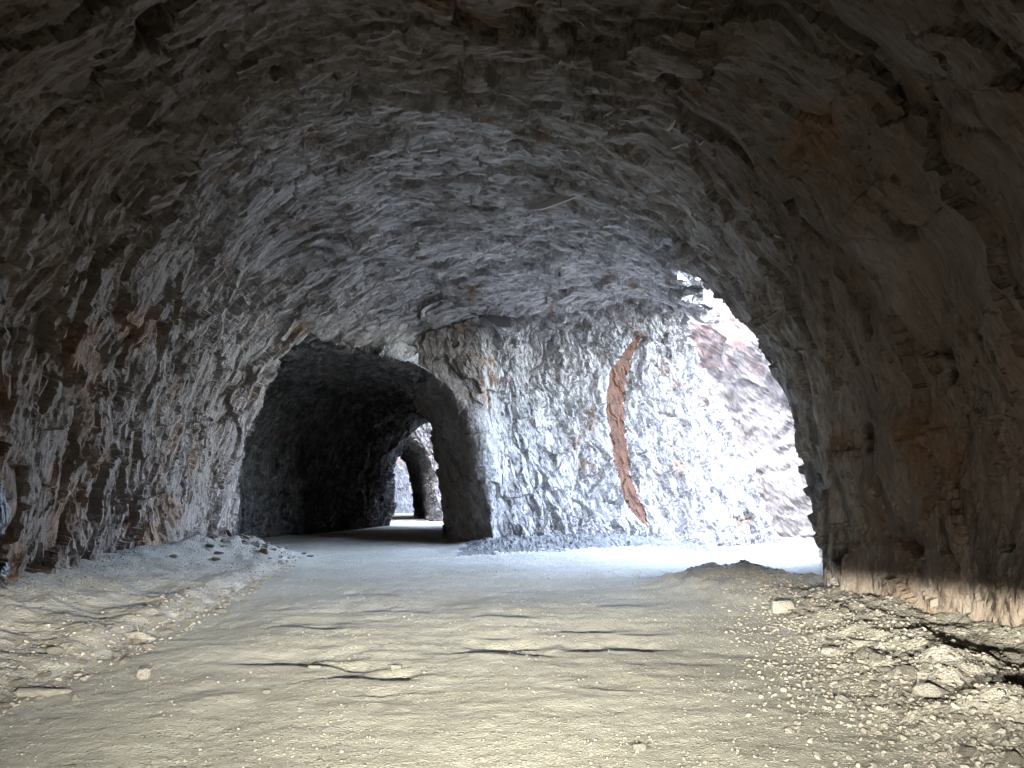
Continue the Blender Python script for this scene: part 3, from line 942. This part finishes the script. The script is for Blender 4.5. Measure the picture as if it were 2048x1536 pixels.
stone_objs = []
def place_stone(proto, x, y, size, rz, sx=1.0, sy=1.0, sz=1.0, sink=0.25, material=None, name='stone', tilt=0.0):
    o = bpy.data.objects.new(name, proto)
    COL.objects.link(o)
    o.scale = (size * sx, size * sy, size * sz)
    o.rotation_euler = (tilt, tilt * 0.5, rz)
    o.location = (x, y, zg(np.array([x]), np.array([y]))[0] + sink * size * sz)
    return o
M_pale = stone_material('pale_stone', (0.40, 0.38, 0.345), (0.46, 0.44, 0.40))
M_red = stone_material('reddish_stone', (0.20, 0.155, 0.13), (0.29, 0.235, 0.205))
def proto_with(k, material):
    me = protos[k].copy()
    me.materials.clear()
    me.materials.append(material)
    return me
pale = [proto_with(k, M_pale) for k in (0, 1, 2, 3, 5)]
red = [proto_with(k, M_red) for k in (4, 6, 7, 8)]
FEAT = [(286, 1358, 0.075, 0.9, 0.8, 1.5, 'pale upright wedge of stone standing alone on the left of the road', 0),
        (276, 1281, 0.15, 1.5, 0.8, 0.7, 'largest squared block of stone set in the left road edge', 1),
        (66, 1392, 0.17, 1.7, 0.6, 0.45, 'long flat layered slab lying at the left edge nearest the camera', 3),
        (1558, 1224, 0.20, 1.1, 0.8, 0.9, 'biggest rounded cobble at the far end of the right hand gravel bank', 2),
        (1660, 1312, 0.12, 1.1, 0.8, 0.9, 'pale rounded cobble on the road side of the gravel bank', 0),
        (1716, 1290, 0.13, 1.5, 0.7, 0.5, 'flat pale slab near the ditch behind the gravel bank', 3),
        (1684, 1404, 0.06, 1.2, 0.9, 0.9, 'pale stone at the edge of the road below the gravel bank', 1),
        (624, 1336, 0.055, 1.5, 0.8, 0.6, 'pale flat stone beside the broken lip of a pothole on the left', 3),
        (790, 1337, 0.055, 1.4, 0.8, 0.7, 'pale stone resting on the dark lip of the middle pothole', 2),
        (533, 1387, 0.035, 1.1, 0.9, 1.0, 'small light stone lying alone on the smooth road in front of a pothole', 0),
        (1275, 1500, 0.05, 1.2, 0.9, 0.9, 'rounded stone among gravel at the bottom of the picture', 2),
        (150, 1400, 0.04, 1.0, 0.9, 1.1, 'small stone casting a shadow beside the layered slab', 1),
        (1857, 1392, 0.12, 1.3, 0.9, 0.8, 'pale block on the crest of the gravel bank beside the dark ditch', 1),
        (2000, 1240, 0.11, 1.2, 0.8, 0.8, 'angular stone at the foot of the right wall', 0)]
for (px, py, sz_, ax, ay, az, lab, k) in FEAT:
    p = ground_at(px, py)
    o = place_stone(pale[k], p[0], p[1], sz_, random.uniform(-0.3, 0.3), ax, ay, az, 0.32)
    tag(o, lab, 'stone')
def many(n, pick, size, plist, label, group, name, stretch=(0.8, 1.3)):
    for i in range(n):
        x, y = pick()
        o = place_stone(random.choice(plist), x, y, size(), random.uniform(0, 6.28), random.uniform(*stretch), random.uniform(0.7, 1.0), random.uniform(0.6, 1.0), 0.3, None, name, random.uniform(-0.3, 0.3))
        tag(o, label, 'stone', group)
def pick_right():
    y = 4.2 + 7.6 * random.random() ** 1.1
    return float(bx_at(y)) + abs(random.gauss(0.2, 0.75)), y
many(120, pick_right, lambda: 0.035 + 0.055 * random.random() ** 2.5, protos, 'cobble sticking out of the gravel bank below the right wall', 'cobbles in the right hand gravel bank', 'cobble')
def pick_left():
    y = 4.6 + 11 * random.random() ** 1.2
    return float(lx_at(y)) + random.gauss(-0.05, 0.16), y
many(90, pick_left, lambda: 0.035 + 0.06 * random.random() ** 2.5, protos, 'stone lying in the row along the left edge of the road', 'stones lining the left road edge', 'edge_stone')
def pick_corner():
    return random.gauss(-6.3, 0.65), random.gauss(18.0, 1.0)
many(70, pick_corner, lambda: 0.06 + 0.12 * random.random() ** 2, red, 'reddish brown chunk of rubble fallen at the corner of the left wall', 'rubble at the left corner', 'rubble_chunk')

# ------------------------------------------------------------------ smaller features of the rock
m, t, bs = mat('pale_flake')
g = G(t)
pos = g.n('ShaderNodeTexCoord').outputs['Object']
t.links.new(g.mix(g.noise(pos, 3.0, 5, 0.6), (0.42, 0.37, 0.33), (0.60, 0.56, 0.53)), bs.inputs['Base Color'])
t.links.new(g.bump(g.noise(g.map(pos, (1, 5, 5)), 4, 5, 0.6), 0.03), bs.inputs['Normal'])
M_flake = m
PX, PY, PD = project(V)
NV = vnormals(V, Q)
def flake(x0, y0, x1, y1, wid, thick, seed):
    """a pale splinter of rock standing out of the vault between two places on it"""
    ka, kb = on_rock(x0, y0), on_rock(x1, y1)
    a, b = Vector(V[ka]), Vector(V[kb])
    n = (Vector(NV[ka]) + Vector(NV[kb])).normalized()
    ax = b - a
    side = ax.cross(n).normalized()
    r = random.Random(seed)
    bm = bmesh.new()
    for k in range(9):
        u = k / 8
        w_ = wid * math.sin(math.pi * (0.08 + 0.86 * u)) ** 0.8 * r.uniform(0.6, 1.0)
        p = a.lerp(b, u)
        top = p + n * (thick * math.sin(math.pi * u) * r.uniform(0.8, 1.2))
        for q in (p + side * w_ - n * 0.12, p - side * w_ - n * 0.12, top + side * w_ * r.uniform(0.1, 0.5), top - side * w_ * r.uniform(0.5, 0.9)):
            bm.verts.new(q)
    res = bmesh.ops.convex_hull(bm, input=bm.verts)
    bmesh.ops.delete(bm, geom=[e_ for e_ in res['geom_interior'] if isinstance(e_, bmesh.types.BMVert)], context='VERTS')
    me = bpy.data.meshes.new('rock_flake')
    bm.to_mesh(me)
    bm.free()
    me.materials.append(M_flake)
    o = bpy.data.objects.new('rock_flake', me)
    COL.objects.link(o)
    o.parent = near
    return o
for k, (x0, y0, x1, y1, wd, th) in enumerate(((1058, 428, 1152, 398, 0.05, 0.10), (1085, 416, 1168, 388, 0.03, 0.08), (1192, 244, 1226, 226, 0.05, 0.10), (1326, 262, 1350, 244, 0.05, 0.08), (1404, 278, 1424, 268, 0.04, 0.08),
                                             (1336, 300, 1362, 290, 0.04, 0.08), (1214, 424, 1230, 412, 0.03, 0.06), 
                                             (1540, 472, 1568, 482, 0.03, 0.05), (1288, 388, 1300, 372, 0.04, 0.07))):
    flake(x0, y0, x1, y1, wd, th, 400 + k)
